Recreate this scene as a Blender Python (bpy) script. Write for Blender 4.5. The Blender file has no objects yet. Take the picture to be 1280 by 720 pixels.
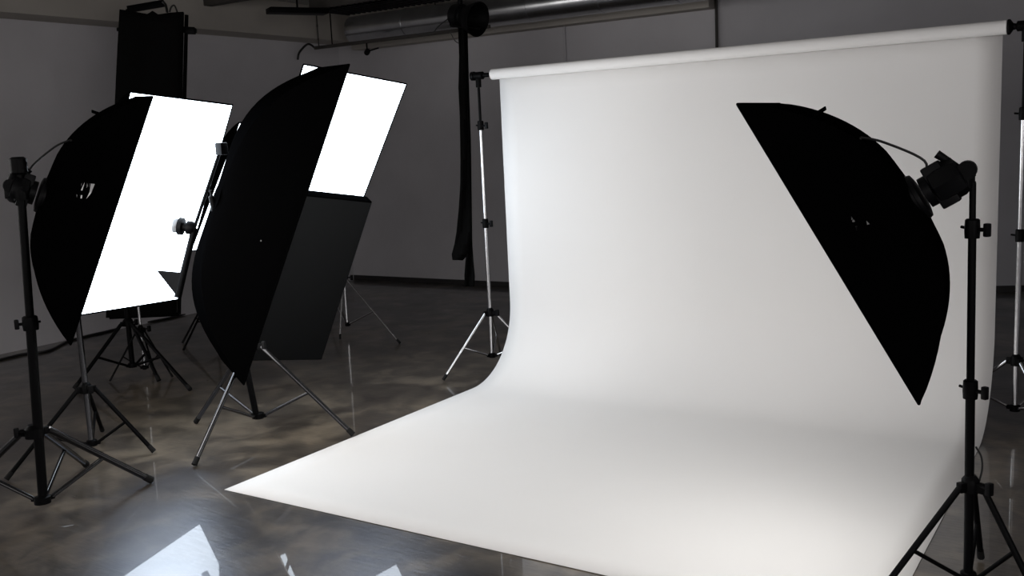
import bpy, bmesh, math, random
import numpy as np
from mathutils import Vector, Matrix
from mathutils.bvhtree import BVHTree
random.seed(4)
SC = bpy.context.scene
COL = SC.collection
R = math.radians

# ---------------------------------------------------------------- camera
CAM = np.array([2.54043514, -6.51419978, 1.8727599])
YAW, PIT, ROL, F = R(-33.21286), R(8.51386), R(-2.689385), 1227.06
fw = np.array([math.sin(YAW)*math.cos(PIT), math.cos(YAW)*math.cos(PIT), -math.sin(PIT)])
_rt = np.array([math.cos(YAW), -math.sin(YAW), 0.0]); _up = np.cross(_rt, fw)
rt = math.cos(ROL)*_rt + math.sin(ROL)*_up
up = -math.sin(ROL)*_rt + math.cos(ROL)*_up
cd = bpy.data.cameras.new('camera'); cam = bpy.data.objects.new('camera', cd); COL.objects.link(cam)
cd.sensor_width = 36; cd.lens = F/1280*36; cd.clip_start = .05; cd.clip_end = 100
M = Matrix.Identity(4)
for i in range(3):
    M[i][0], M[i][1], M[i][2], M[i][3] = rt[i], up[i], -fw[i], CAM[i]
cam.matrix_world = M
SC.camera = cam
# ---------------------------------------------------------------- light and exposure
SC.view_settings.view_transform = 'Standard'; SC.view_settings.look = 'None'
SC.view_settings.gamma = 1; SC.view_settings.use_curve_mapping = False
SC.view_settings.exposure = 0.14
w = bpy.data.worlds.new('world'); SC.world = w; w.use_nodes = True
w.node_tree.nodes['Background'].inputs[0].default_value = (.6, .65, .8, 1)
w.node_tree.nodes['Background'].inputs[1].default_value = 0.0
E_A, E_C, E_F, E_B, E_D, E_E = 6.2, 2.2, 5.6, 6.5, 6.0, 4.0      # emission of the lit softbox faces
# soft fill lamp added out of view behind the camera to lift walls and floor
al = bpy.data.lights.new('added_rear_fill', 'AREA'); al.shape = 'RECTANGLE'; al.size = 7.0; al.size_y = 2.0; al.energy = 80; al.color = (1, .97, .96)
ao = bpy.data.objects.new('added_rear_fill', al); COL.objects.link(ao); ao.location = (-1.0, -9.42, 2.1); ao.rotation_euler = (R(90), 0, 0)
al2 = bpy.data.lights.new('added_right_fill', 'AREA'); al2.shape = 'RECTANGLE'; al2.size = 4.0; al2.size_y = 1.8; al2.energy = 85; al2.color = (1, .97, .97)  # added fill lamp out of view at right, brightens the left wall
ao2 = bpy.data.objects.new('added_right_fill', al2); COL.objects.link(ao2); ao2.location = (5.12, -7.0, 2.2); ao2.rotation_euler = (R(90), 0, R(90))
al3 = bpy.data.lights.new('added_left_fill', 'AREA'); al3.shape = 'RECTANGLE'; al3.size = 3.4; al3.size_y = 1.5; al3.energy = 85; al3.color = (1, .98, .97)  # added lamp out of view at left, for a streak on the duct
ao3 = bpy.data.objects.new('added_left_fill', al3); COL.objects.link(ao3); ao3.location = (-6.97, -5.9, 2.4); ao3.rotation_euler = (R(90), 0, R(-90))

def ray(px, py): return fw + rt*(px-640)/F + up*(360-py)/F
def onz(px, py, z=0.0):
    d = ray(px, py); return Vector(CAM + d*(z-CAM[2])/d[2])
def ony(px, py, y):
    d = ray(px, py); return Vector(CAM + d*(y-CAM[1])/d[1])
def onx(px, py, x):
    d = ray(px, py); return Vector(CAM + d*(x-CAM[0])/d[0])
def atD(px, py, D): return Vector(CAM + ray(px, py)*D)

# ---------------------------------------------------------------- materials
def mat(name, col, rough=.5, metal=0, spec=.5, noise=0, nscale=8, bump=0, bscale=60, coat=0, emit=0, sheen=0, tint=None):
    m = bpy.data.materials.new(name); m.use_nodes = True
    nt = m.node_tree; b = nt.nodes['Principled BSDF']; I = b.inputs
    I['Base Color'].default_value = (*col, 1); I['Roughness'].default_value = rough
    I['Metallic'].default_value = metal; I['Specular IOR Level'].default_value = spec
    I['Coat Weight'].default_value = coat; I['Coat Roughness'].default_value = .03
    if sheen: I['Sheen Weight'].default_value = sheen
    if tint: I['Specular Tint'].default_value = (*tint, 1)
    if emit:
        I['Emission Color'].default_value = (1, 1, 1, 1); I['Emission Strength'].default_value = emit
    tc = nt.nodes.new('ShaderNodeTexCoord')
    if noise:
        n = nt.nodes.new('ShaderNodeTexNoise'); n.inputs['Scale'].default_value = nscale; n.inputs['Detail'].default_value = 6
        r = nt.nodes.new('ShaderNodeValToRGB'); r.color_ramp.elements[0].position = .3; r.color_ramp.elements[1].position = .7
        r.color_ramp.elements[0].color = (*[c*(1-noise) for c in col], 1)
        r.color_ramp.elements[1].color = (*[min(1, c*(1+noise)) for c in col], 1)
        nt.links.new(tc.outputs['Object'], n.inputs['Vector']); nt.links.new(n.outputs['Fac'], r.inputs['Fac'])
        nt.links.new(r.outputs['Color'], I['Base Color'])
    if bump:
        n2 = nt.nodes.new('ShaderNodeTexNoise'); n2.inputs['Scale'].default_value = bscale; n2.inputs['Detail'].default_value = 3
        bp = nt.nodes.new('ShaderNodeBump'); bp.inputs['Strength'].default_value = bump; bp.inputs['Distance'].default_value = .004
        nt.links.new(tc.outputs['Object'], n2.inputs['Vector']); nt.links.new(n2.outputs['Fac'], bp.inputs['Height'])
        nt.links.new(bp.outputs['Normal'], I['Normal'])
    return m

MT = dict(
    wall=mat('painted_wall', (.6, .585, .605), .85, spec=.2, noise=.05, nscale=1.5, bump=.3, bscale=40),
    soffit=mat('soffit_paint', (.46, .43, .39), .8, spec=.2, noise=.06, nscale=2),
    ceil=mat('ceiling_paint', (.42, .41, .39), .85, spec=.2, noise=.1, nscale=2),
    beam=mat('dark_beam', (.05, .045, .04), .7, noise=.2, nscale=6),
    base=mat('dark_baseboard', (.03, .028, .027), .4, noise=.2),
    paper=mat('seamless_paper', (.83, .815, .80), .75, spec=.2, noise=.006, nscale=2),
    fabric=mat('black_nylon', (.0012, .0012, .0013), .9, spec=.0, bump=.25, bscale=25),
    greycloth=mat('dark_grey_cloth', (.012, .0125, .013), .9, spec=.04, bump=.2, bscale=200),
    velvet=mat('black_cloth', (.004, .004, .004), .95, spec=.05, bump=.3, bscale=40),
    black=mat('black_metal', (.0022, .0022, .0025), .45, metal=0, spec=.06, noise=.2),
    plastic=mat('black_plastic', (.0025, .0025, .003), .45, spec=.1, noise=.2, nscale=30),
    chrome=mat('brushed_steel', (.62, .62, .63), .22, metal=1, noise=.06, nscale=30),
    gloss=mat('glossy_black_metal', (.004, .004, .005), .16, spec=.6, noise=.1),
    gunmetal=mat('dark_steel', (.09, .09, .095), .22, metal=1, noise=.06, nscale=30),
    duct=mat('galvanised_duct', (.66, .67, .68), .27, metal=1, noise=.12, nscale=5),
    rubber=mat('rubber_foot', (.01, .01, .01), .8, spec=.2, noise=.2),
    mark=mat('white_print', (.8, .8, .8), .6, noise=.02),
    greymark=mat('grey_print', (.22, .22, .22), .6, noise=.02),
    cable=mat('black_cable', (.008, .008, .008), .5, noise=.2),
    wire=mat('grey_wire', (.25, .25, .26), .4, noise=.1),
    lampglass=mat('frosted_bulb', (.5, .52, .55), .15, noise=.05, spec=.8),
)
def emitter(name, s, ecol=(1, .985, .96)):
    m = bpy.data.materials.new(name); m.use_nodes = True; nt = m.node_tree
    b = nt.nodes['Principled BSDF']; b.inputs['Base Color'].default_value = (.8, .8, .8, 1); b.inputs['Roughness'].default_value = .8
    b.inputs['Emission Color'].default_value = (*ecol, 1)
    tc = nt.nodes.new('ShaderNodeTexCoord'); n = nt.nodes.new('ShaderNodeTexNoise'); n.inputs['Scale'].default_value = 2.0
    mr = nt.nodes.new('ShaderNodeMapRange'); mr.inputs['To Min'].default_value = s*.94; mr.inputs['To Max'].default_value = s*1.06
    nt.links.new(tc.outputs['Object'], n.inputs['Vector']); nt.links.new(n.outputs['Fac'], mr.inputs['Value'])
    nt.links.new(mr.outputs['Result'], b.inputs['Emission Strength'])
    return m
for k_, s_ in zip('ABCDEF', (E_A, E_B, E_C, E_D, E_E, E_F)): MT['lit'+k_] = emitter('lit_diffuser', s_, (.79, .89, 1) if k_ in 'BDE' else (1, .98, .95))

def floor_mat():
    m = bpy.data.materials.new('polished_concrete'); m.use_nodes = True; nt = m.node_tree; L = nt.links
    b = nt.nodes['Principled BSDF']; I = b.inputs
    tc = nt.nodes.new('ShaderNodeTexCoord')
    def noise(s, det, dist=0):
        n = nt.nodes.new('ShaderNodeTexNoise'); n.inputs['Scale'].default_value = s; n.inputs['Detail'].default_value = det
        n.inputs['Distortion'].default_value = dist; L.new(tc.outputs['Object'], n.inputs['Vector']); return n
    n1 = noise(1.1, 8, 1.2); n2 = noise(5, 6, .6)
    mx = nt.nodes.new('ShaderNodeMath'); mx.operation = 'MULTIPLY_ADD'; mx.inputs[1].default_value = .6
    L.new(n1.outputs['Fac'], mx.inputs[0]); 
    m2 = nt.nodes.new('ShaderNodeMath'); m2.operation = 'MULTIPLY'; m2.inputs[1].default_value = .4
    L.new(n2.outputs['Fac'], m2.inputs[0]); L.new(m2.outputs[0], mx.inputs[2])
    r = nt.nodes.new('ShaderNodeValToRGB'); e = r.color_ramp.elements
    e[0].position = .36; e[0].color = (.028, .022, .017, 1); e[1].position = .66; e[1].color = (.175, .143, .105, 1)
    mid = e.new(.5); mid.color = (.066, .055, .042, 1)
    L.new(mx.outputs[0], r.inputs['Fac']); L.new(r.outputs['Color'], I['Base Color'])
    n3 = noise(3, 5)
    mr = nt.nodes.new('ShaderNodeMapRange'); mr.inputs['To Min'].default_value = .22; mr.inputs['To Max'].default_value = .42
    L.new(n3.outputs['Fac'], mr.inputs['Value']); L.new(mr.outputs['Result'], I['Roughness'])
    I['Specular Tint'].default_value = (.42, .6, 1, 1)
    I['Specular IOR Level'].default_value = .42
    I['Coat Weight'].default_value = .5; I['Coat Roughness'].default_value = .015; I['Coat IOR'].default_value = 1.5
    wv = nt.nodes.new('ShaderNodeTexNoise'); wv.inputs['Scale'].default_value = 9; wv.inputs['Detail'].default_value = 4
    mp = nt.nodes.new('ShaderNodeMapping'); mp.inputs['Scale'].default_value = (1, 4.5, 1); mp.inputs['Rotation'].default_value = (0, 0, .5)
    L.new(tc.outputs['Object'], mp.inputs['Vector']); L.new(mp.outputs['Vector'], wv.inputs['Vector'])
    bp = nt.nodes.new('ShaderNodeBump'); bp.inputs['Strength'].default_value = .4; bp.inputs['Distance'].default_value = .003
    L.new(wv.outputs['Fac'], bp.inputs['Height']); L.new(bp.outputs['Normal'], I['Normal'])
    return m
MT['floor'] = floor_mat()

# ---------------------------------------------------------------- helpers
def link(name, bm, m, parent=None, smooth=True, loc=None):
    me = bpy.data.meshes.new(name)
    bmesh.ops.recalc_face_normals(bm, faces=bm.faces)
    bm.to_mesh(me); bm.free()
    ms = m if isinstance(m, (list, tuple)) else [m]
    for k in ms: me.materials.append(k)
    o = bpy.data.objects.new(name, me); COL.objects.link(o)
    if smooth:
        me.polygons.foreach_set('use_smooth', [True]*len(me.polygons))
        try: me.set_sharp_from_angle(angle=R(40))
        except Exception: pass
    if parent is not None:
        o.parent = parent
        o.matrix_parent_inverse = parent.matrix_world.inverted() if False else Matrix.Translation(-parent.location)
    return o
def tag(o, label, cat, group=None):
    o['label'] = label; o['category'] = cat
    if group: o['group'] = group
    return o
def thing(name, loc, label, cat, group=None):
    o = bpy.data.objects.new(name, None); COL.objects.link(o); o.location = Vector(loc); o.empty_display_size = .1
    return tag(o, label, cat, group)
def struct(name, bm, m, smooth=False):
    o = link(name, bm, m, smooth=smooth); o['kind'] = 'structure'; return o

def frame(d):
    d = Vector(d).normalized(); a = Vector((0, 0, 1)) if abs(d.z) < .95 else Vector((1, 0, 0))
    u = d.cross(a).normalized(); v = d.cross(u).normalized(); return d, u, v
def tube(bm, a, b, r, r2=None, n=16, cap=True):
    a, b = Vector(a), Vector(b); r2 = r if r2 is None else r2
    d, u, v = frame(b-a)
    A = [bm.verts.new(a+(u*math.cos(t)+v*math.sin(t))*r) for t in [2*math.pi*i/n for i in range(n)]]
    B = [bm.verts.new(b+(u*math.cos(t)+v*math.sin(t))*r2) for t in [2*math.pi*i/n for i in range(n)]]
    for i in range(n): bm.faces.new((A[i], A[(i+1) % n], B[(i+1) % n], B[i]))
    if cap: bm.faces.new(A[::-1]); bm.faces.new(B)
def rev(bm, a, axis, prof, n=24):
    """solid of revolution: prof = [(dist along axis, radius)]"""
    a = Vector(a); d, u, v = frame(axis); rings = []
    for s, r in prof:
        rings.append([bm.verts.new(a+d*s+(u*math.cos(2*math.pi*i/n)+v*math.sin(2*math.pi*i/n))*max(r, 1e-4)) for i in range(n)])
    for k in range(len(rings)-1):
        for i in range(n): bm.faces.new((rings[k][i], rings[k][(i+1) % n], rings[k+1][(i+1) % n], rings[k+1][i]))
    bm.faces.new(rings[0][::-1]); bm.faces.new(rings[-1])
def path(bm, pts, r, n=8):
    pts = [Vector(p) for p in pts]; rings = []
    for k, p in enumerate(pts):
        d = (pts[min(k+1, len(pts)-1)]-pts[max(k-1, 0)]); d, u, v = frame(d)
        if rings and u.dot(lu) < 0: u, v = -u, -v
        lu = u
        rings.append([bm.verts.new(p+(u*math.cos(2*math.pi*i/n)+v*math.sin(2*math.pi*i/n))*r) for i in range(n)])
    for k in range(len(rings)-1):
        for i in range(n): bm.faces.new((rings[k][i], rings[k][(i+1) % n], rings[k+1][(i+1) % n], rings[k+1][i]))
    bm.faces.new(rings[0][::-1]); bm.faces.new(rings[-1])
def spline(pts, k=6):
    pts = [Vector(p) for p in pts]; P = [pts[0]]+pts+[pts[-1]]; out = []
    for i in range(1, len(P)-2):
        for j in range(k):
            t = j/k; a, b, c, d = P[i-1:i+3]
            out.append(.5*((2*b)+(c-a)*t+(2*a-5*b+4*c-d)*t*t+(3*b-a-3*c+d)*t**3))
    return out+[pts[-1]]
def box(bm, lo, hi, bev=0):
    x0, y0, z0 = lo; x1, y1, z1 = hi
    obox(bm, Vector(((x0+x1)/2, (y0+y1)/2, (z0+z1)/2)), Vector((1, 0, 0)), Vector((0, 1, 0)), Vector((0, 0, 1)), (x1-x0)/2, (y1-y0)/2, (z1-z0)/2, bev)
def obox(bm, c, ax, ay, az, hx, hy, hz, bev=0):
    c = Vector(c); ax, ay, az = Vector(ax), Vector(ay), Vector(az)
    vs = [bm.verts.new(c+ax*sx*hx+ay*sy*hy+az*sz*hz) for sx in (-1, 1) for sy in (-1, 1) for sz in (-1, 1)]
    fs = [bm.faces.new([vs[i] for i in q]) for q in ((0, 1, 3, 2), (4, 6, 7, 5), (0, 4, 5, 1), (2, 3, 7, 6), (0, 2, 6, 4), (1, 5, 7, 3))]
    if bev:
        es = list({e for f in fs for e in f.edges})
        bmesh.ops.bevel(bm, geom=es, offset=bev, segments=2, affect='EDGES', profile=.6)

# ---------------------------------------------------------------- room shell
ZC = 3.72; XL = -7.05; YB = 4.0; YB2 = 7.0; XJ = -1.52; XR = 5.2; YF = -9.5
b = bmesh.new(); box(b, (XL-.2, YF-.2, -.12), (XR+.2, YB2+.2, 0)); struct('floor', b, MT['floor'])
b = bmesh.new(); box(b, (XL-.2, YF-.2, ZC), (XR+.2, YB2+.2, ZC+.12)); struct('ceiling', b, MT['ceil'])
b = bmesh.new(); box(b, (XL-.2, YF-.2, 0), (XL, YB+.2, ZC)); struct('wall_left', b, MT['wall'])
b = bmesh.new(); box(b, (XL, YB, 0), (XJ, YB+.2, ZC)); struct('wall_back', b, MT['wall'])
b = bmesh.new(); 
v0, v1 = Vector((XJ, YB, 0)), Vector((XR+.2, YB+(XR+.2-XJ)*.44, 0)); dv = (v1-v0).normalized(); nv = Vector((-dv.y, dv.x, 0))
obox(b, (v0+v1)/2+nv*.1+Vector((0, 0, ZC/2)), dv, nv, (0, 0, 1), (v1-v0).length/2, .1, ZC/2); struct('wall_far_back', b, MT['wall'])
b = bmesh.new(); box(b, (XR, YF-.2, 0), (XR+.2, YB2+.2, ZC)); struct('wall_right', b, MT['wall'])
b = bmesh.new(); box(b, (XL, YF-.2, 0), (XR, YF, ZC)); struct('wall_front', b, MT['wall'])
b = bmesh.new()
for x0_, x1_, z0_, z1_ in ((-4.6, 2.6, 3.1, 3.2), (-4.6, 2.6, 1.0, 1.1), (-4.6, -4.5, 1.1, 3.1), (2.5, 2.6, 1.1, 3.1), (-2.2, -2.14, 1.1, 3.1), (.14, .2, 1.1, 3.1)): box(b, (x0_, YF, z0_), (x1_, YF+.12, z1_))
struct('added_window_1', b, MT['beam'])  # unseen frame made up to go with the added rear fill lamp
b = bmesh.new()
for y0_, y1_, z0_, z1_ in ((-9.1, -4.9, 3.1, 3.2), (-9.1, -4.9, 1.2, 1.3), (-9.1, -9.0, 1.3, 3.1), (-5.0, -4.9, 1.3, 3.1), (-7.03, -6.97, 1.3, 3.1)): box(b, (XR-.12, y0_, z0_), (XR, y1_, z1_))
struct('added_window_2', b, MT['beam'])  # made-up frame, out of view, around the added right fill lamp
b = bmesh.new()
for y0_, y1_, z0_, z1_ in ((-7.7, -4.1, 3.15, 3.25), (-7.7, -4.1, 1.55, 1.65), (-7.7, -7.6, 1.65, 3.15), (-4.2, -4.1, 1.65, 3.15), (-5.93, -5.87, 1.65, 3.15)): box(b, (XL, y0_, z0_), (XL+.12, y1_, z1_))
struct('added_window_3', b, MT['beam'])  # frame invented for the added left lamp, never in view
b = bmesh.new(); box(b, (XL, YF, 3.3), (XL+.42, YB, ZC), .01); struct('trim_1', b, MT['soffit'])
b = bmesh.new(); box(b, (XL+.42, YB-.2, 3.19), (XJ, YB, ZC), .01); struct('trim_2', b, MT['soffit'])
b = bmesh.new(); box(b, (XL, YB-.015, 0), (XJ, YB, .07)); struct('baseboard_back', b, MT['base'])
b = bmesh.new(); obox(b, (v0+v1)/2-nv*.008+Vector((0, 0, .035)), dv, nv, (0, 0, 1), (v1-v0).length/2, .008, .035); struct('baseboard_far_back', b, MT['base'])
for i, yy in enumerate((-5.5, -3.2, -.9, 1.4)):
    b = bmesh.new(); box(b, (XL+.42, yy-.06, ZC-.16), (XR, yy+.06, ZC), .008); struct('trim_%d' % (i+3), b, MT['beam'])

# ---------------------------------------------------------------- seamless paper backdrop on roller
PW, PH, PL, PR_ = 3.55, 2.393, 2.98, .58
bk = thing('backdrop_roll', (0, .05, 0), 'wide white seamless paper backdrop sweeping from its roll down onto the floor', 'backdrop')
b = bmesh.new()
prof = [(0.04, PH-.0)] + [(0.04, PH-(PH-PR_)*t/12) for t in range(1, 13)]
for k in range(1, 19):
    a = math.pi/2*k/18
    prof.append((0.04-PR_*(1-math.cos(a)), PR_*(1-math.sin(a))+.004))
for k in range(1, 15):
    prof.append((0.04-PR_-(PL-PR_+.04)*k/14, .004))
nx = 24; g = []
for (y, z) in prof:
    g.append([b.verts.new((-PW/2+PW*i/nx, y, z)) for i in range(nx+1)])
for k in range(len(g)-1):
    for i in range(nx): b.faces.new((g[k][i], g[k][i+1], g[k+1][i+1], g[k+1][i]))
paper = link('paper_sheet', b, MT['paper'], bk)
sm = paper.modifiers.new('thick', 'SOLIDIFY'); sm.thickness = .002; sm.offset = 0
b = bmesh.new()
rev(b, (-PW/2-.045, 0, PH), (1, 0, 0), [(0, .026), (0, .036), (.004, .041), (PW+.07, .041), (PW+.074, .036), (PW+.074, .026)], 32)
link('paper_core_roll', b, MT['paper'], bk)
b = bmesh.new(); tube(b, (-PW/2-.16, 0, PH), (PW/2+.17, 0, PH), .017); link('crossbar', b, MT['black'], bk)

# ---------------------------------------------------------------- light stand
def stand(name, P, top, feet, label, hubz=.5, basez=.12, r=.017, mats=('chrome', 'black'), splits=(.55,), legmat='black', knobs=1, group=None, kdir=(1, .3, 0), lean=(0, 0)):
    """tripod stand: P=(x,y) centre; feet = list of (x,y)"""
    P = Vector((P[0], P[1], 0)); t = thing(name, P, label, 'light stand', group)
    lm_, bl = MT[legmat], MT['black']
    kd = Vector(kdir).normalized()
    # sections of the pole
    zs = [basez-.01]+[hubz+.02+(top-hubz-.02)*s for s in splits]+[top]
    ln = lambda z: P+Vector((lean[0]*z/top, lean[1]*z/top, z))
    for k in range(len(zs)-1):
        b = bmesh.new(); rr = r*(1.0-.16*k)
        tube(b, ln(zs[k]), ln(zs[k+1]), rr)
        link('pole', b, MT[mats[k % len(mats)]], t)
        if k:
            b = bmesh.new(); c = ln(zs[k])
            rev(b, c-Vector((0, 0, .035)), (0, 0, 1), [(0, r*1.25), (0, r*1.5), (.03, r*1.6), (.07, r*1.5), (.075, r*1.2)], 20)
            tube(b, c, c+kd*.055, .008, n=10)
            cl = link('collar', b, bl, t)
            b = bmesh.new(); q = c+kd*.055
            s_ = kd.cross(Vector((0, 0, 1)))
            obox(b, q+kd*.01, kd, s_, (0, 0, 1), .011, .012, .026, .006)
            link('knob', b, MT['plastic'], cl)
            b = bmesh.new(); tube(b, c, c-kd*.05+Vector((0, 0, .006)), .006, n=8); link('lever', b, bl, cl)
    b = bmesh.new()
    rev(b, P+Vector((0, 0, hubz-.035)), (0, 0, 1), [(0, r*1.2), (0, r*1.9), (.05, r*1.9), (.06, r*1.5), (.07, r*1.1)], 20)
    for f in feet:
        d = (Vector((f[0], f[1], 0))-P).normalized(); s_ = d.cross(Vector((0, 0, 1)))
        obox(b, P+Vector((0, 0, hubz-.01))+d*r*2.1, d, s_, (0, 0, 1), .022, .014, .02, .004)
    tube(b, P+Vector((0, 0, hubz)), P+Vector((0, 0, hubz))+kd*.075, .007, n=8)
    hub = link('hub_collar', b, bl, t)
    b = bmesh.new(); obox(b, P+Vector((0, 0, hubz))+kd*.085, kd, kd.cross(Vector((0, 0, 1))), (0, 0, 1), .012, .014, .026, .006)
    link('knob', b, MT['plastic'], hub)
    b = bmesh.new(); rev(b, P+Vector((0, 0, basez-.02)), (0, 0, 1), [(0, r), (0, r*1.7), (.035, r*1.7), (.04, r*1.2)], 20)
    for f in feet:
        d = (Vector((f[0], f[1], 0))-P).normalized()
        obox(b, P+Vector((0, 0, basez))+d*r*1.9, d, d.cross(Vector((0, 0, 1))), (0, 0, 1), .016, .011, .012, .003)
    link('lower_collar', b, bl, t)
    for f in feet:
        ft = Vector((f[0], f[1], r*.72)); d = (Vector((f[0], f[1], 0))-P).normalized()
        a = P+Vector((0, 0, hubz-.01))+d*r*3
        b = bmesh.new(); tube(b, a, ft+(a-ft).normalized()*.03, r*.72, n=12); lg = link('leg', b, lm_, t)
        b = bmesh.new(); ax = (a-ft).normalized(); tube(b, ft-ax*0.0, ft+ax*.05, r*.86, r*.8, n=12); link('rubber_foot', b, MT['rubber'], lg)
        mid = a.lerp(ft, .52)
        b = bmesh.new(); tube(b, P+Vector((0, 0, basez))+d*r*2, mid, r*.5, n=10); link('brace', b, lm_, t)
    b = bmesh.new(); rev(b, ln(top-.01), (0, 0, 1), [(0, .011), (.015, .011), (.018, .008), (.035, .008), (.038, .011), (.05, .009)], 14)
    link('spigot', b, MT['black'], t)
    return t
def tri(P, Rr, a0, skip=()):
    return [(P[0]+Rr*math.cos(R(a0+120*k)), P[1]+Rr*math.sin(R(a0+120*k))) for k in range(3) if k not in skip]

# ---------------------------------------------------------------- softbox
def axes(az, t, ro=0):
    az, t, ro = R(az), R(t), R(ro)
    n = np.array([math.cos(az)*math.cos(t), math.sin(az)*math.cos(t), -math.sin(t)])
    w_ = np.array([-math.sin(az), math.cos(az), 0]); e = np.cross(n, w_)
    w_, e = math.cos(ro)*w_+math.sin(ro)*e, -math.sin(ro)*w_+math.cos(ro)*e
    return Vector(n), Vector(w_), Vector(e)
def softbox(label, C, az, t, ro, W, Hh, d, L, lit=None, group=None, strobe=True, cat='softbox', pw=.9, px=2.0, flap=True, cableside=1):
    C = Vector(C); n, wv, e = axes(az, t, ro)
    T = thing('softbox', C, label, cat, group)
    rr = .085; N = 18; Mm = 72
    b = bmesh.new(); rings = []
    lipd = .006
    def q2(a, r, s):
        ca, sa = math.cos(a), math.sin(a); mm = max(abs(ca), abs(sa))
        q = Vector((ca/mm*W/2, sa/mm*Hh/2))*r
        # panels between the ribs pull slightly inwards
        th = abs(math.sin(2*a)); 
        ang = math.atan2(abs(sa/mm*Hh/2), abs(ca/mm*W/2))
        ci = Vector((ca, sa))*rr*1.15
        if r < .32:
            k = (r-rr)/(.32-rr); k = max(0, k); q = q*k+ci*(1-k)
        return q
    # aligned sampling so that the four corners are vertices
    angs = []
    for qd in range(4):
        for j in range(Mm//4): angs.append(math.pi/4+math.pi/2*qd+math.pi/2*j/(Mm//4))
    def sag(j):
        u = (j % (Mm//4))/(Mm//4); return math.sin(math.pi*u)
    rings.append([b.verts.new(C+n*lipd+wv*q2(a, 1, 0)[0]+e*q2(a, 1, 0)[1]) for a in angs])
    for i in range(N+1):
        s = i/N; th = s*math.pi/2
        r = 1-(1-rr)*(1-math.cos(th*1.0)) if False else 1-(1-rr)*s
        z = (1-((r-rr)/(1-rr))**px)**pw*d if r > rr else d
        R_ = []
        for j, a in enumerate(angs):
            q = q2(a, r, s); k = 1-.035*sag(j)*math.sin(math.pi*s)
            R_.append(b.verts.new(C-n*(z*k)+wv*q[0]*k+e*q[1]*k))
        rings.append(R_)
    for k in range(len(rings)-1):
        for i in range(Mm): b.faces.new((rings[k][i], rings[k][(i+1) % Mm], rings[k+1][(i+1) % Mm], rings[k+1][i]))
    b.faces.new(rings[-1])
    bvh = BVHTree.FromBMesh(b)
    sh = link('fabric_shell', b, MT['fabric'], T)
    # piping along the four edges of the mouth
    b = bmesh.new(); cs = [C+n*lipd+wv*sx*W/2+e*sy*Hh/2 for sx, sy in ((-1, -1), (1, -1), (1, 1), (-1, 1))]
    for i in range(4): tube(b, cs[i], cs[(i+1) % 4], .006, n=8)
    link('edge_piping', b, MT['fabric'], sh)
    # diffuser, slightly domed
    b = bmesh.new(); G = []
    for i in range(13):
        row = []
        for j in range(17):
            u, v = i/6-1, j/8-1
            dz = .008+.02*(1-u**4)*(1-v**4)
            row.append(b.verts.new(C+n*dz+wv*u*(W/2-.004)+e*v*(Hh/2-.004)))
        G.append(row)
    for i in range(12):
        for j in range(16): b.faces.new((G[i][j], G[i+1][j], G[i+1][j+1], G[i][j+1]))
    link('diffuser', b, MT[lit] if lit else MT['greycloth'], T)
    # speed ring and flash head
    a = C-n*(d-.02)
    if strobe:
        b = bmesh.new(); rev(b, a, -n, [(0, .07), (0, .092), (.02, .095), (.035, .09), (.04, .07)], 28); link('speed_ring', b, MT['plastic'], T)
    head = C-n*(d+L)
    if strobe:
        a2 = C-n*(d+.03); Ls = max(L*.6, .09)
        b = bmesh.new(); rev(b, a2, -n, [(0, .05), (0, .062), (.03, .062), (.035, .05)], 24)
        rev(b, a2-n*.03, -n, [(0, .05), (.01, .075), (Ls*.3, .08), (Ls*.8, .08), (Ls*.95, .072), (Ls, .05)], 8)
        fh = link('flash_head', b, MT['plastic'], T)
        b = bmesh.new()
        u = Vector((0, 0, 1))-n*n.z; u.normalize()
        obox(b, a2-n*(Ls*.55), n, u, n.cross(u), Ls*.3, .088, .05, .008)
        link('side_grip', b, MT['plastic'], fh)
        b = bmesh.new(); c2 = a2-n*(Ls+.02)
        tube(b, c2+n*.03, head, .022, n=12)
        tube(b, head-n.cross(u)*.045, head+n.cross(u)*.045, .036, n=20)
        tube(b, head, head+Vector((0, 0, -.07)), .02, n=14)
        br = link('tilt_bracket', b, MT['black'], T)
        b = bmesh.new(); hd = u*.11+n*.05
        tube(b, head+n*.01, head+n*.01+hd, .011, .017, n=10); link('tilt_handle', b, MT['plastic'], br)
        b = bmesh.new()
        ed = (wv*cableside).normalized()
        p0 = a2-n*.02+u*.05; s1 = C-n*(d*.93)+u*Hh*.26*1.0
        hit = bvh.ray_cast(C-n*(d+.8)+u*Hh*.24, n)
        s1 = (hit[0] if hit[0] is not None else s1)
        path(b, spline([p0, p0-n*.04+u*.06, s1-n*.07-u*.06, s1-n*.01, s1]), .005)
        link('cord', b, MT['cable'], T)
        # small fabric tabs where the ribs enter the ring
        hit = bvh.ray_cast(C-n*(d+.8)+u*Hh*.37, n)
        if hit[0] is not None:
            b = bmesh.new(); p = hit[0]; obox(b, p-n*.02+u*.012, (u-n*.3).normalized(), n.cross(u), n, .008, .01, .03, .003); link('rib_tab', b, MT['fabric'], T)
    return T, bvh, head
def decal(name, bvh, polys, m, T, off=.012):
    """printed marks lying on the cloth"""
    o = Vector(CAM)
    for poly in polys:
        ps = []
        for (px, py) in poly:
            d = Vector(ray(px, py)).normalized(); h = bvh.ray_cast(o, d)
            if h[0] is None: break
            nn = h[1] if h[1].dot(d) < 0 else -h[1]
            ps.append((h[0]+nn*off, h[0]+nn*off*.2))
        if len(ps) != len(poly): continue
        b = bmesh.new()
        A = [b.verts.new(p[0]) for p in ps]; B = [b.verts.new(p[1]) for p in ps]
        b.faces.new(A); b.faces.new(B[::-1])
        for i in range(len(A)): b.faces.new((A[i], A[(i+1) % len(A)], B[(i+1) % len(A)], B[i]))
        link(name, b, m, T, smooth=False)

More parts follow.
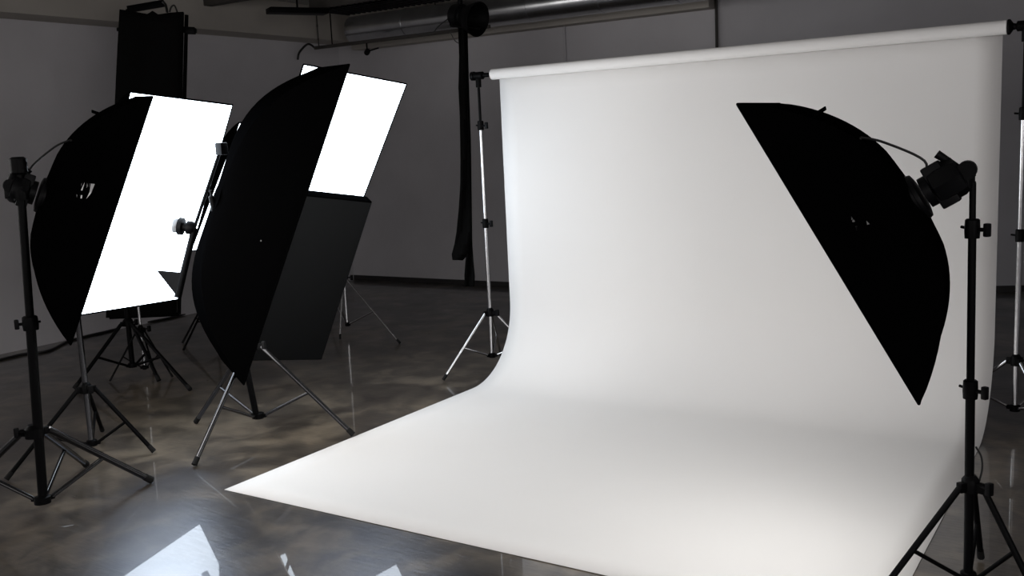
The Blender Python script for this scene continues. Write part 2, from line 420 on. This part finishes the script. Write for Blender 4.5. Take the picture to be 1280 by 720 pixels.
# --- front left
A_C = (-2.162, -3.289, 1.589)
TA, bvA, hA = softbox('black softbox at the far left, seen from its side, white marks on its cloth', A_C, 61.5, 22.3, 3.4, .688, 1.318, .311, .15, 'litA', cableside=-1, pw=.96, px=2.32)
decal('printed_mark', bvA, [[(102, 228), (106, 227.5), (103, 238), (101, 238)], [(96, 243), (99.5, 243), (99, 247), (96, 247)], [(101, 244), (103, 244), (102.5, 248), (100.5, 248)],
      [(109, 229), (112, 229), (111, 235), (108.5, 235)], [(113.5, 229.5), (118.5, 230), (114.5, 240), (114, 251), (108, 248.5), (112, 240)]], MT['mark'], TA)
PA = (-2.38, -3.69)
fwd_ = Vector(fw); topA = atD(23, 206, (hA-Vector(CAM)).dot(fwd_)-.03)
b = bmesh.new(); tube(b, hA, topA, .026, n=14); rev(b, topA-Vector((0, 0, .05)), (0, 0, 1), [(0, .03), (.01, .042), (.08, .042), (.09, .028)], 16); link('stand_joint', b, MT['black'], TA)
stand('light_stand', PA, topA.z-.05, [onz(190, 604)[:2], onz(108, 584)[:2], onz(-70, 640)[:2]],
      'black light stand closest to the left edge, carrying the softbox with white marks', hubz=.47, basez=.09, r=.025, mats=('black',), splits=(.42, .93), kdir=(-.6, -.7, 0), legmat='gloss', lean=(topA.x-PA[0], topA.y-PA[1]))
# --- lit softbox facing the camera, left
TB, bvB, hB = softbox('glowing white softbox face at left, cut off by the black softbox with white marks', (-2.973, -2.343, 1.562), 11.3, 22.3, -3.7, 1.0, 1.47, .38, .28, 'litB')
# --- large centre left
TC, bvC, hC = softbox('largest black softbox, a tall pointed shape left of centre, its stand legs below it', (-2.238, -1.935, 1.437), 61.0, 22.2, 3.2, .70, 2.106, .44, .03, 'litC', strobe=False, pw=1.11, px=3.11)
decal('printed_mark', bvC, [[(325, 300), (327, 300), (327, 302), (325, 302)]], MT['greymark'], TC)
PC = (-2.40, -2.13)
stand('light_stand', PC, hC.z, [onz(243, 584)[:2], onz(442, 546)[:2], onz(245, 530)[:2]],
      'steel and black light stand whose legs spread below the largest black softbox', hubz=.62, basez=.14, r=.021, mats=('black',), splits=(.6,), legmat='gunmetal', lean=(hC.x-PC[0], hC.y-PC[1]))
# --- lit softbox behind
D_C = Vector((-2.82, -.92, 1.70))+axes(-21.6, 29.9, -10.2)[2]*.16
TD, bvD, hD = softbox('glowing white softbox face near the back wall, behind the largest black softbox', D_C, -21.6, 29.9, -10.2, .878, 1.344, .36, .28, 'litD')
stand('light_stand', (-4.3, .83), 2.15, [onz(500, 430)[:2], onz(412, 408)[:2], onz(425, 425)[:2]],
      'thin steel light stand standing behind the dark grey panel, nearest the back wall', hubz=.58, basez=.1, r=.014, mats=('chrome',), splits=(.5,), legmat='chrome')
# --- strip of light between
TE, bvE, hE = softbox('narrow strip of lit softbox showing between the white face and the largest black softbox', (-3.21, -1.578, 1.633), 6.1, 31.5, -.7, .153, 1.08, .15, .2, 'litE', strobe=False)
PE = onz(272, 424)
stand('light_stand', PE[:2], 1.95, [onz(228, 430)[:2], (PE.x+.5, PE.y+.3), (PE.x+.15, PE.y-.55)],
      'black light stand half hidden behind the largest black softbox, near the left wall', hubz=.5, basez=.2, r=.014, mats=('black',))
# --- right
TF, bvF, hF = softbox('black softbox at right tilted over the white paper, small grey marks on its side', (1.507, -2.473, 1.423), 186.3, 30.1, -.9, .80, 1.281, .318, .2, 'litF', cableside=1, pw=.93, px=2.05)
decal('printed_mark', bvF, [[(1062, 271), (1064, 270), (1066, 274), (1064, 275)], [(1065, 276), (1067, 274), (1069, 277), (1066, 278)], [(1069, 283), (1072, 282), (1074, 287), (1071, 289)],
      [(1076, 265), (1079, 264), (1082, 270), (1079, 271)], [(1083, 276), (1085, 275), (1087, 280), (1084, 281)], [(1088, 373), (1093, 371), (1093.5, 373), (1088, 375)], [(1137, 405), (1139, 405), (1139, 407), (1137, 407)]], MT['greymark'], TF)
PF = (hF.x+.035, hF.y+.02)
stand('light_stand', PF, hF.z-.05, [onz(1085, 765)[:2], onz(1305, 768)[:2], onz(1226, 700)[:2]],
      'black light stand at right holding the softbox tilted over the white paper', hubz=.44, basez=.05, r=.018, mats=('black',), splits=(.31, .85), kdir=(.85, -.5, 0), lean=(-.015, -.01))
b = bmesh.new(); q0 = Vector((PF[0], PF[1], .5)); sx_ = Vector(rt)
path(b, spline([q0+Vector((0, 0, .09))+sx_*.018, q0+Vector((0, 0, .05))+sx_*.04, q0+sx_*.045, q0-Vector((0, 0, .05))+sx_*.035]), .004)
tag(link('cable', b, MT['cable']), 'short black cable loop above the legs of the right light stand', 'cable')

# ---------------------------------------------------------------- unlit grey panel below the back softbox
def panel(name, label, C, az, t, ro, W, Hh, dp, front, cat, bulge=.02):
    C = Vector(C); n, wv, e = axes(az, t, ro); T = thing(name, C, label, cat)
    b = bmesh.new(); G = []
    for i in range(9):
        row = []
        for j in range(13):
            u, v = i/4-1, j/6-1
            row.append(b.verts.new(C+n*(.004+bulge*(1-u**4)*(1-v**4))+wv*u*(W/2-.01)+e*v*(Hh/2-.01)))
        G.append(row)
    for i in range(8):
        for j in range(12): b.faces.new((G[i][j], G[i+1][j], G[i+1][j+1], G[i][j+1]))
    link('front_cloth', b, front, T)
    b = bmesh.new(); obox(b, C-n*dp/2, n, wv, e, dp/2, W/2, Hh/2, .012); link('frame', b, MT['fabric'], T)
    return T, n, wv, e, C
TP, n_, w_, e_, C_ = panel('cloth_panel', 'dark grey cloth panel with a black edge, below the glowing face near the back wall',
                           (-2.88, -1.158, .882), -22.1, 24.6, -10.3, .77, 1.44, .10, MT['greycloth'], 'panel')
b = bmesh.new(); q = C_-n_*.1
tube(b, q, q-n_*.22, .02, n=12); link('mount_stud', b, MT['black'], TP)
for (px_, py_) in ((407, 380), (404, 387)):
    b = bmesh.new()
    d = Vector(ray(px_, py_)); o = Vector(CAM); tt = (C_+n_*.012-o).dot(n_)/d.dot(n_); p = o+d*tt
    rev(b, p, n_, [(0, .006), (.004, .006), (.006, .004)], 10)
    link('rivet', b, MT['mark'], TP)
arm0 = Vector((PC[0], PC[1], 1.2)); arm1 = q-n_*.2
b = bmesh.new(); tube(b, arm0, arm1, .014, n=12)
rev(b, arm0-Vector((0, 0, .04)), (0, 0, 1), [(0, .03), (.005, .04), (.075, .04), (.08, .03)], 16); rev(b, arm1+(arm1-arm0).normalized()*-.03, arm1-arm0, [(0, .028), (.06, .028)], 12)
tag(link('boom_arm', b, MT['black']), 'black grip arm from the largest softbox stand to the dark grey panel', 'grip arm')

# booms that carry the two facing softboxes
def boom(a, c, label):
    a, c = Vector(a), Vector(c); b = bmesh.new(); d = (c-a).normalized()
    tube(b, a-d*.18, c, .014, n=12); T = thing('boom_arm', a, label, 'grip arm'); link('arm', b, MT['black'], T)
    b = bmesh.new(); rev(b, a-Vector((0, 0, .04)), (0, 0, 1), [(0, .028), (.005, .038), (.08, .038), (.085, .028)], 16)
    tube(b, a, a+d.cross(Vector((0, 0, 1))).normalized()*.08, .01, n=8); link('clamp', b, MT['black'], T)
boom((PE.x, PE.y, 1.9), hE, 'black grip arm reaching the narrow lit strip beside the largest black softbox')
PS = onz(182, 470)
boom((PS.x, PS.y, 1.85), hB, 'black grip arm reaching behind the left glowing softbox face')
boom((-4.3, .83, 2.15), hD, 'black grip arm holding the glowing softbox near the back wall')

# ---------------------------------------------------------------- other stands
P2 = onz(117, 572)
stand('light_stand', (P2.x, P2.y), 1.7, [onz(193, 567)[:2], onz(8, 602)[:2], onz(128, 540)[:2]],
      'light stand just right of the leftmost one, rising to the glowing face corner', hubz=.46, basez=.1, r=.019, mats=('gunmetal', 'black'), splits=(.5,), kdir=(.8, -.2, 0))
PT = onz(167, 470)
stand('light_stand', (PT.x, PT.y), 1.2, [onz(93, 488)[:2], onz(238, 489)[:2], onz(199, 478)[:2]],
      'black light stand under the tall black flag, tripod seen below the left glowing face', hubz=.48, basez=.1, r=.022, mats=('black',))
stand('light_stand', (PS.x, PS.y), 1.86, tri((PS.x, PS.y), .3, 250), 'slim steel stand right beside the black tripod under the left glowing face', hubz=.42, basez=.08, r=.011, mats=('chrome',), legmat='black')

# ---------------------------------------------------------------- tall black flag
def rect_from(c4, D):  # four corners at camera depth D
    return [atD(px_, py_, D) for px_, py_ in c4]
tl, tr, br_, bl_ = rect_from([(154, 14), (231, 17), (221, 393), (134, 397)], 9.15)
FT = thing('black_flag', (PT.x, PT.y, .7), 'tall narrow black flag hanging high at left behind the glowing face', 'flag')
nn = (tr-tl).cross(bl_-tl).normalized()
if nn.dot(Vector(CAM)-tl) < 0: nn = -nn
b = bmesh.new(); G = []
for i in range(11):
    row = []
    for j in range(25):
        u, v = i/10, j/24
        top = -.03*math.sin(math.pi*u*1.0)*(1-v)**6 + (.035 if abs(u-.5) < .06 else 0)*(1-v)**12
        p = (tl.lerp(tr, u)).lerp(bl_.lerp(br_, u), v)
        row.append(b.verts.new(p+nn*(.02*math.sin(u*9+v*3)+.01)+Vector((0, 0, top))))
    G.append(row)
for i in range(10):
    for j in range(24): b.faces.new((G[i][j], G[i+1][j], G[i+1][j+1], G[i][j+1]))
fl = link('cloth', b, MT['velvet'], FT); s_ = fl.modifiers.new('t', 'SOLIDIFY'); s_.thickness = .05
b = bmesh.new(); k0 = atD(157, 10, 9.15); k1 = atD(203, 2, 9.15)
tube(b, k0-nn*.05, bl_-nn*.06, .018, n=12); tube(b, tr-nn*.05, br_-nn*.06, .018, n=12); tube(b, bl_-nn*.06, br_-nn*.06, .018, n=12)
obox(b, (k0+k1)/2-nn*.05, (k1-k0).normalized(), nn, (k1-k0).normalized().cross(nn), (k1-k0).length/2, .02, .03, .005)
link('frame', b, MT['black'], FT)
b = bmesh.new(); path(b, spline([k1, atD(207, 6, 9.15), atD(209, 15, 9.12)]), .012); path(b, spline([atD(212, 15, 9.12), atD(214, 9, 9.12), atD(218, 7, 9.12), atD(222, 16, 9.12)]), .008)
link('cord', b, MT['cable'], FT)
b = bmesh.new()
kk = atD(232, 38, 9.15); obox(b, kk+(tr-tl).normalized()*.04, (tr-tl).normalized(), nn, (tl-bl_).normalized(), .05, .03, .03, .008)
tube(b, kk+(tr-tl).normalized()*.07, kk+(tr-tl).normalized()*.1, .02, n=10); link('knob', b, MT['plastic'], FT)
b = bmesh.new(); kk = atD(152, 37, 9.15); tube(b, kk, kk-(tr-tl).normalized()*.04, .018, n=10)
link('knob', b, MT['plastic'], FT)
b = bmesh.new(); mt = (tl+tr)/2.; mb = (bl_+br_)/2
tube(b, Vector((PT.x, PT.y, 1.2)), mb.lerp(mt, .25)-nn*.09, .016, n=12); tube(b, mb-nn*.075, mt-nn*.075, .014, n=12); link('support_pole', b, MT['black'], FT)

# ---------------------------------------------------------------- small lamp head on slanted pole
lp = lambda x, y, D=6.45: atD(x, y, D)
LT = thing('lamp_head', lp(240, 320), 'small bare bulb lamp head in front of the glowing face, on a slanted dark pole', 'lamp')
b = bmesh.new(); tube(b, lp(278, 180), lp(243, 285), .011, n=12); tube(b, lp(243, 285), lp(222, 372), .02, .024, n=12); link('slanted_pole', b, MT['black'], LT)
b = bmesh.new(); obox(b, lp(277, 186), (1, 0, 0), (0, 1, 0), (0, 0, 1), .03, .03, .04, .008); link('clamp', b, MT['plastic'], LT)
c0 = lp(240, 285); c1 = lp(214, 281); dd = (c1-c0).normalized()
b = bmesh.new(); rev(b, c0, dd, [(-.02, .03), (0, .045), (.03, .045), (.035, .03), (.055, .03), (.06, .058), (.085, .06), (.088, .04)], 20); link('socket', b, MT['plastic'], LT)
b = bmesh.new(); rev(b, c0+dd*.085, dd, [(0, .03), (.012, .045), (.03, .05), (.05, .04), (.062, .02), (.066, .004)], 20); link('bulb', b, MT['lampglass'], LT)
b = bmesh.new(); p = [lp(197, 338), lp(232, 341), lp(222, 370)]; nx_ = (p[1]-p[0]).cross(p[2]-p[0]).normalized()*.02
A = [b.verts.new(q+nx_) for q in p]; B = [b.verts.new(q-nx_) for q in p]; b.faces.new(A); b.faces.new(B[::-1])
for i in range(3): b.faces.new((A[i], A[(i+1) % 3], B[(i+1) % 3], B[i]))
link('barn_door', b, MT['plastic'], LT, smooth=False)
b = bmesh.new(); path(b, spline([lp(196, 338), lp(195, 350), lp(202, 358), lp(210, 359), lp(216, 355)]), .003); link('wire_guard', b, MT['wire'], LT)

# ---------------------------------------------------------------- backdrop stands
stand('backdrop_stand', (-1.95, 0), PH-.02, [(-2.14, -.43), (-1.45, .12), (-2.2, .5)],
      'steel backdrop stand at the left end of the white paper roll', hubz=.5, basez=.14, r=.016, mats=('chrome', 'chrome', 'black'), splits=(.38, .8), legmat='chrome', kdir=(1, -.2, 0))
stand('backdrop_stand', (1.9, 0), PH-.02, [(1.42, .16), (2.2, -.42), (2.1, .48)],
      'steel backdrop stand at the right edge, beyond the white paper', hubz=.42, basez=.12, r=.016, mats=('chrome', 'chrome', 'black'), splits=(.38, .75), legmat='chrome', kdir=(1, -.2, 0))
for sx, lb in ((-1, 'black clamp knob at the left end of the paper roll'), (1, 'black clamp knob at the right end of the paper roll')):
    T = thing('crossbar_clamp', (sx*1.93, 0, PH), lb, 'clamp'); X = -1.95 if sx < 0 else 1.9
    b = bmesh.new(); rev(b, (X-sx*.05, 0, PH), (sx, 0, 0), [(0, .02), (.005, .03), (.08, .03), (.085, .022)], 18); tube(b, (X, 0, PH-.09), (X, 0, PH), .022, n=14); link('body', b, MT['black'], T)
    b = bmesh.new(); rev(b, (X+sx*.03, 0, PH), (sx, 0, 0), [(0, .02), (.005, .036), (.03, .036), (.035, .02)], 10); link('knob', b, MT['plastic'], T)
    if sx > 0:
        b = bmesh.new(); rev(b, (PW/2+.03, 0, PH), (1, 0, 0), [(0, .045), (.012, .045), (.03, .02), (.04, .018)], 18); link('end_plug', b, MT['plastic'], T)

# ---------------------------------------------------------------- hanging lamp and black cloth strips
DH = 8.6
h = lambda x, y, dz=0: atD(x, y, DH+dz)
T = thing('hanging_lamp', h(583, 0), 'black lamp with a bowl reflector hanging from the ceiling above the paper roll', 'lamp')
b = bmesh.new(); a = h(576, 20); ax = (h(606, 26, -.15)-a).normalized()
rev(b, a-ax*.09, ax, [(0, .05), (.01, .09), (.1, .105), (.11, .08), (.13, .07)], 20); link('housing', b, MT['plastic'], T)
b = bmesh.new(); nse = 28; d_, u_, v_ = frame(ax); rings = []
for s, r_ in ((.0, .06), (.04, .08), (.1, .115), (.16, .14), (.2, .15), (.197, .144), (.15, .13), (.06, .08), (.02, .05)):
    rings.append([b.verts.new(a+ax*s+(u_*math.cos(2*math.pi*i/nse)+v_*math.sin(2*math.pi*i/nse))*r_) for i in range(nse)])
for k in range(len(rings)-1):
    for i in range(nse): b.faces.new((rings[k][i], rings[k][(i+1) % nse], rings[k+1][(i+1) % nse], rings[k+1][i]))
b.faces.new(rings[0][::-1]); b.faces.new(rings[-1])
link('bowl_reflector', b, MT['black'], T)
b = bmesh.new(); zt = Vector((a.x, a.y, ZC)); tube(b, a, zt, .022, n=12); rev(b, zt-Vector((0, 0, .03)), (0, 0, 1), [(0, .05), (.03, .06)], 16)
link('drop_pole', b, MT['black'], T)
b = bmesh.new(); q0 = h(563, 32); q1 = h(600, 36); tube(b, q0, q1, .012, n=8); tube(b, h(563, 32), h(563, 10), .008, n=8); link('yoke', b, MT['black'], T)
b = bmesh.new(); path(b, spline([h(562, 22), h(548, 33), h(540, 41), h(520, 43)]), .005); path(b, spline([h(562, 38), h(568, 50), h(573, 54)]), .004); link('cord', b, MT['cable'], T)
def strip(name, label, pts, m, dd=0, thick=.012):
    """cloth band: pts = [(xl, xr, y)]"""
    b = bmesh.new(); rows = []
    for k, (xl, xr, y) in enumerate(pts):
        row = []
        for i in range(6):
            u = i/5; row.append(b.verts.new(atD(xl+(xr-xl)*u, y, DH+dd+.03*math.sin(u*5+k*.9))))
        rows.append(row)
    for k in range(len(rows)-1):
        for i in range(5): b.faces.new((rows[k][i], rows[k][i+1], rows[k+1][i+1], rows[k+1][i]))
    o = link(name, b, m); s = o.modifiers.new('t', 'SOLIDIFY'); s.thickness = thick; s.offset = 0
    return tag(o, label, 'cloth', None)
strip('cloth_strip', 'long twisted black cloth strip hanging from the lamp, ending in a slanted loop', [(573, 581, 34), (574, 582, 70), (573.5, 585, 110), (575.5, 586, 150), (576, 587, 200), (575, 587.5, 238), (574, 588.5, 260), (571, 589, 290), (568, 587.5, 305), (565, 585, 318), (566, 578, 325)], MT['velvet'])
strip('cloth_strip', 'short black cloth tail showing below the slanted loop of the hanging strip', [(577, 584, 36), (580, 586, 120), (583, 588, 180), (584, 589, 250), (585, 590, 300), (582, 591, 325), (581, 593, 345), (581.5, 592.5, 358)], MT['velvet'], dd=.03)

# ---------------------------------------------------------------- ceiling services
ya = 3.3
d0 = ony(443, 62, ya); d1 = ony(795, 4, ya)
zc = 3.37; rd = .17
T = thing('duct', (-4, ya, zc), 'shiny round metal air duct running along the top of the back wall', 'duct')
b = bmesh.new(); x0, x1 = d0.x, 2.6; prof_ = [(0, rd-.02), (0, rd)]; s = 0
while s < x1-x0-.9:
    s += .9; prof_ += [(s-.012, rd), (s-.01, rd+.008), (s+.01, rd+.008), (s+.012, rd)]
prof_ += [(x1-x0, rd), (x1-x0, rd-.02)]
rev(b, (x0, ya, zc), (1, 0, 0), prof_, 40); link('duct_tube', b, MT['duct'], T)
for xx in (-4.8, -2.6, -.4, 1.8):
    b = bmesh.new(); tube(b, (xx, ya, zc+rd), (xx, ya, ZC), .006, n=8); link('hanger', b, MT['black'], T)
# track rail with a spotlight
r0 = ony(394, 63, 3.0); r1 = ony(585, 33, 3.0); zz = (r0.z+r1.z)/2
T = thing('lighting_rail', (r0.x, 3.0, zz), 'dark lighting rail below the ceiling at the back left corner', 'rail')
b = bmesh.new(); box(b, (r0.x, 2.98, zz-.02), (r1.x+.3, 3.02, zz+.02), .004); link('rail', b, MT['beam'], T)
for xx in (r0.x+.3, r1.x-.1):
    b = bmesh.new(); tube(b, (xx, 3, zz), (xx, 3, ZC), .008, n=8); link('hanger', b, MT['black'], T)
b = bmesh.new(); path(b, spline([(r0.x, 3, zz), (r0.x-.12, 3, zz+.06), (r0.x-.28, 3, zz-.03), (r0.x-.32, 3.0, zz-.12)]), .014); link('cord', b, MT['cable'], T)
p = ony(459, 65, 3.0)
T = thing('spotlight', p, 'tiny black spotlight hanging under the rail near the back left corner', 'lamp')
b = bmesh.new(); tube(b, p+Vector((0, 0, .0)), Vector((p.x, 3, zz-.02)), .01, n=8); link('stem', b, MT['black'], T)
b = bmesh.new(); rev(b, p, (.5, -.8, -.3), [(-.05, .02), (-.04, .035), (.04, .035), (.05, .03)], 16); link('housing', b, MT['plastic'], T)
b = bmesh.new(); tube(b, p+Vector((.03, 0, .01)), p+Vector((.2, -.02, .03)), .009, n=8); link('handle', b, MT['plastic'], T)
# dark grille unit and bracket
g0 = onz(398, 14, 3.45); 
T = thing('ceiling_grille', (g0.x, g0.y, 3.45), 'black slatted ceiling unit at the top left of centre', 'ceiling unit')
ux = Vector((1, 0, 0)); L1 = 1.9
b = bmesh.new(); box(b, (g0.x, g0.y-.15, 3.45), (g0.x+L1, g0.y+.5, 3.62), .01); link('casing', b, MT['beam'], T)
b = bmesh.new()
for k in range(22): box(b, (g0.x+.05+k*(L1-.1)/22, g0.y-.12, 3.43), (g0.x+.05+k*(L1-.1)/22+.03, g0.y+.45, 3.45))
link('slats', b, MT['black'], T)
b = bmesh.new()
for xx in (g0.x+.2, g0.x+L1-.2): tube(b, (xx, g0.y+.1, 3.6), (xx, g0.y+.1, ZC), .008, n=8)
link('hangers', b, MT['black'], T)
g1 = onz(372, 14, 3.4)
T = thing('ceiling_lamp', g1, 'dark folded ceiling fitting left of the slatted unit', 'ceiling fitting')
b = bmesh.new(); u = (onz(392, 17, 3.4)-onz(347, 16, 3.4)).normalized(); v = u.cross(Vector((0, 0, 1)))
obox(b, g1, u, v, (0, 0, 1), .33, .1, .03, .01); link('body', b, MT['black'], T)
b = bmesh.new(); tube(b, g1, Vector((g1.x, g1.y, ZC)), .01, n=8); link('hanger', b, MT['black'], T)
# thin pipes on the back walls
for (px_, y0, y1, yy, rr_, m_, lb) in ((705, 30, 200, YB-.02, .012, 'wall', 'thin painted conduit running down the back wall above the paper roll'),
                                  (895, -10, 160, YB-.03, .016, 'beam', 'thin dark pipe running down the wall above the middle of the paper roll'),
                                  (396, 24, 62, 3.1, .008, 'beam', 'thin dark rod dropping from the ceiling in the back left corner')):
    a = ony(px_, y0, yy); c = ony(px_, y1, yy); b = bmesh.new(); zt = ZC if px_ == 396 else min(a.z, 3.7)
    zb = c.z if px_ == 396 else .08
    tube(b, (a.x, yy, zb), (a.x, yy, zt), rr_, n=12)
    for k in range(3): zz_ = zb+(zt-zb)*(.2+.3*k); tube(b, (a.x, yy, zz_), (a.x, yy, zz_+.03), rr_*1.4, n=12)
    tag(link('pipe', b, MT[m_]), lb, 'pipe')

# ---------------------------------------------------------------- cable along the left wall
b = bmesh.new()
pts = [onz(*q) for q in ((-60, 465), (0, 451), (30, 444), (60, 440), (85, 428), (110, 421), (140, 414), (160, 408), (190, 403), (215, 398), (245, 391), (300, 381), (360, 372))]
path(b, spline([(q.x, q.y, .012) for q in pts]), .012)
tag(link('cable', b, MT['cable']), 'black cable lying on the floor along the left wall', 'cable')
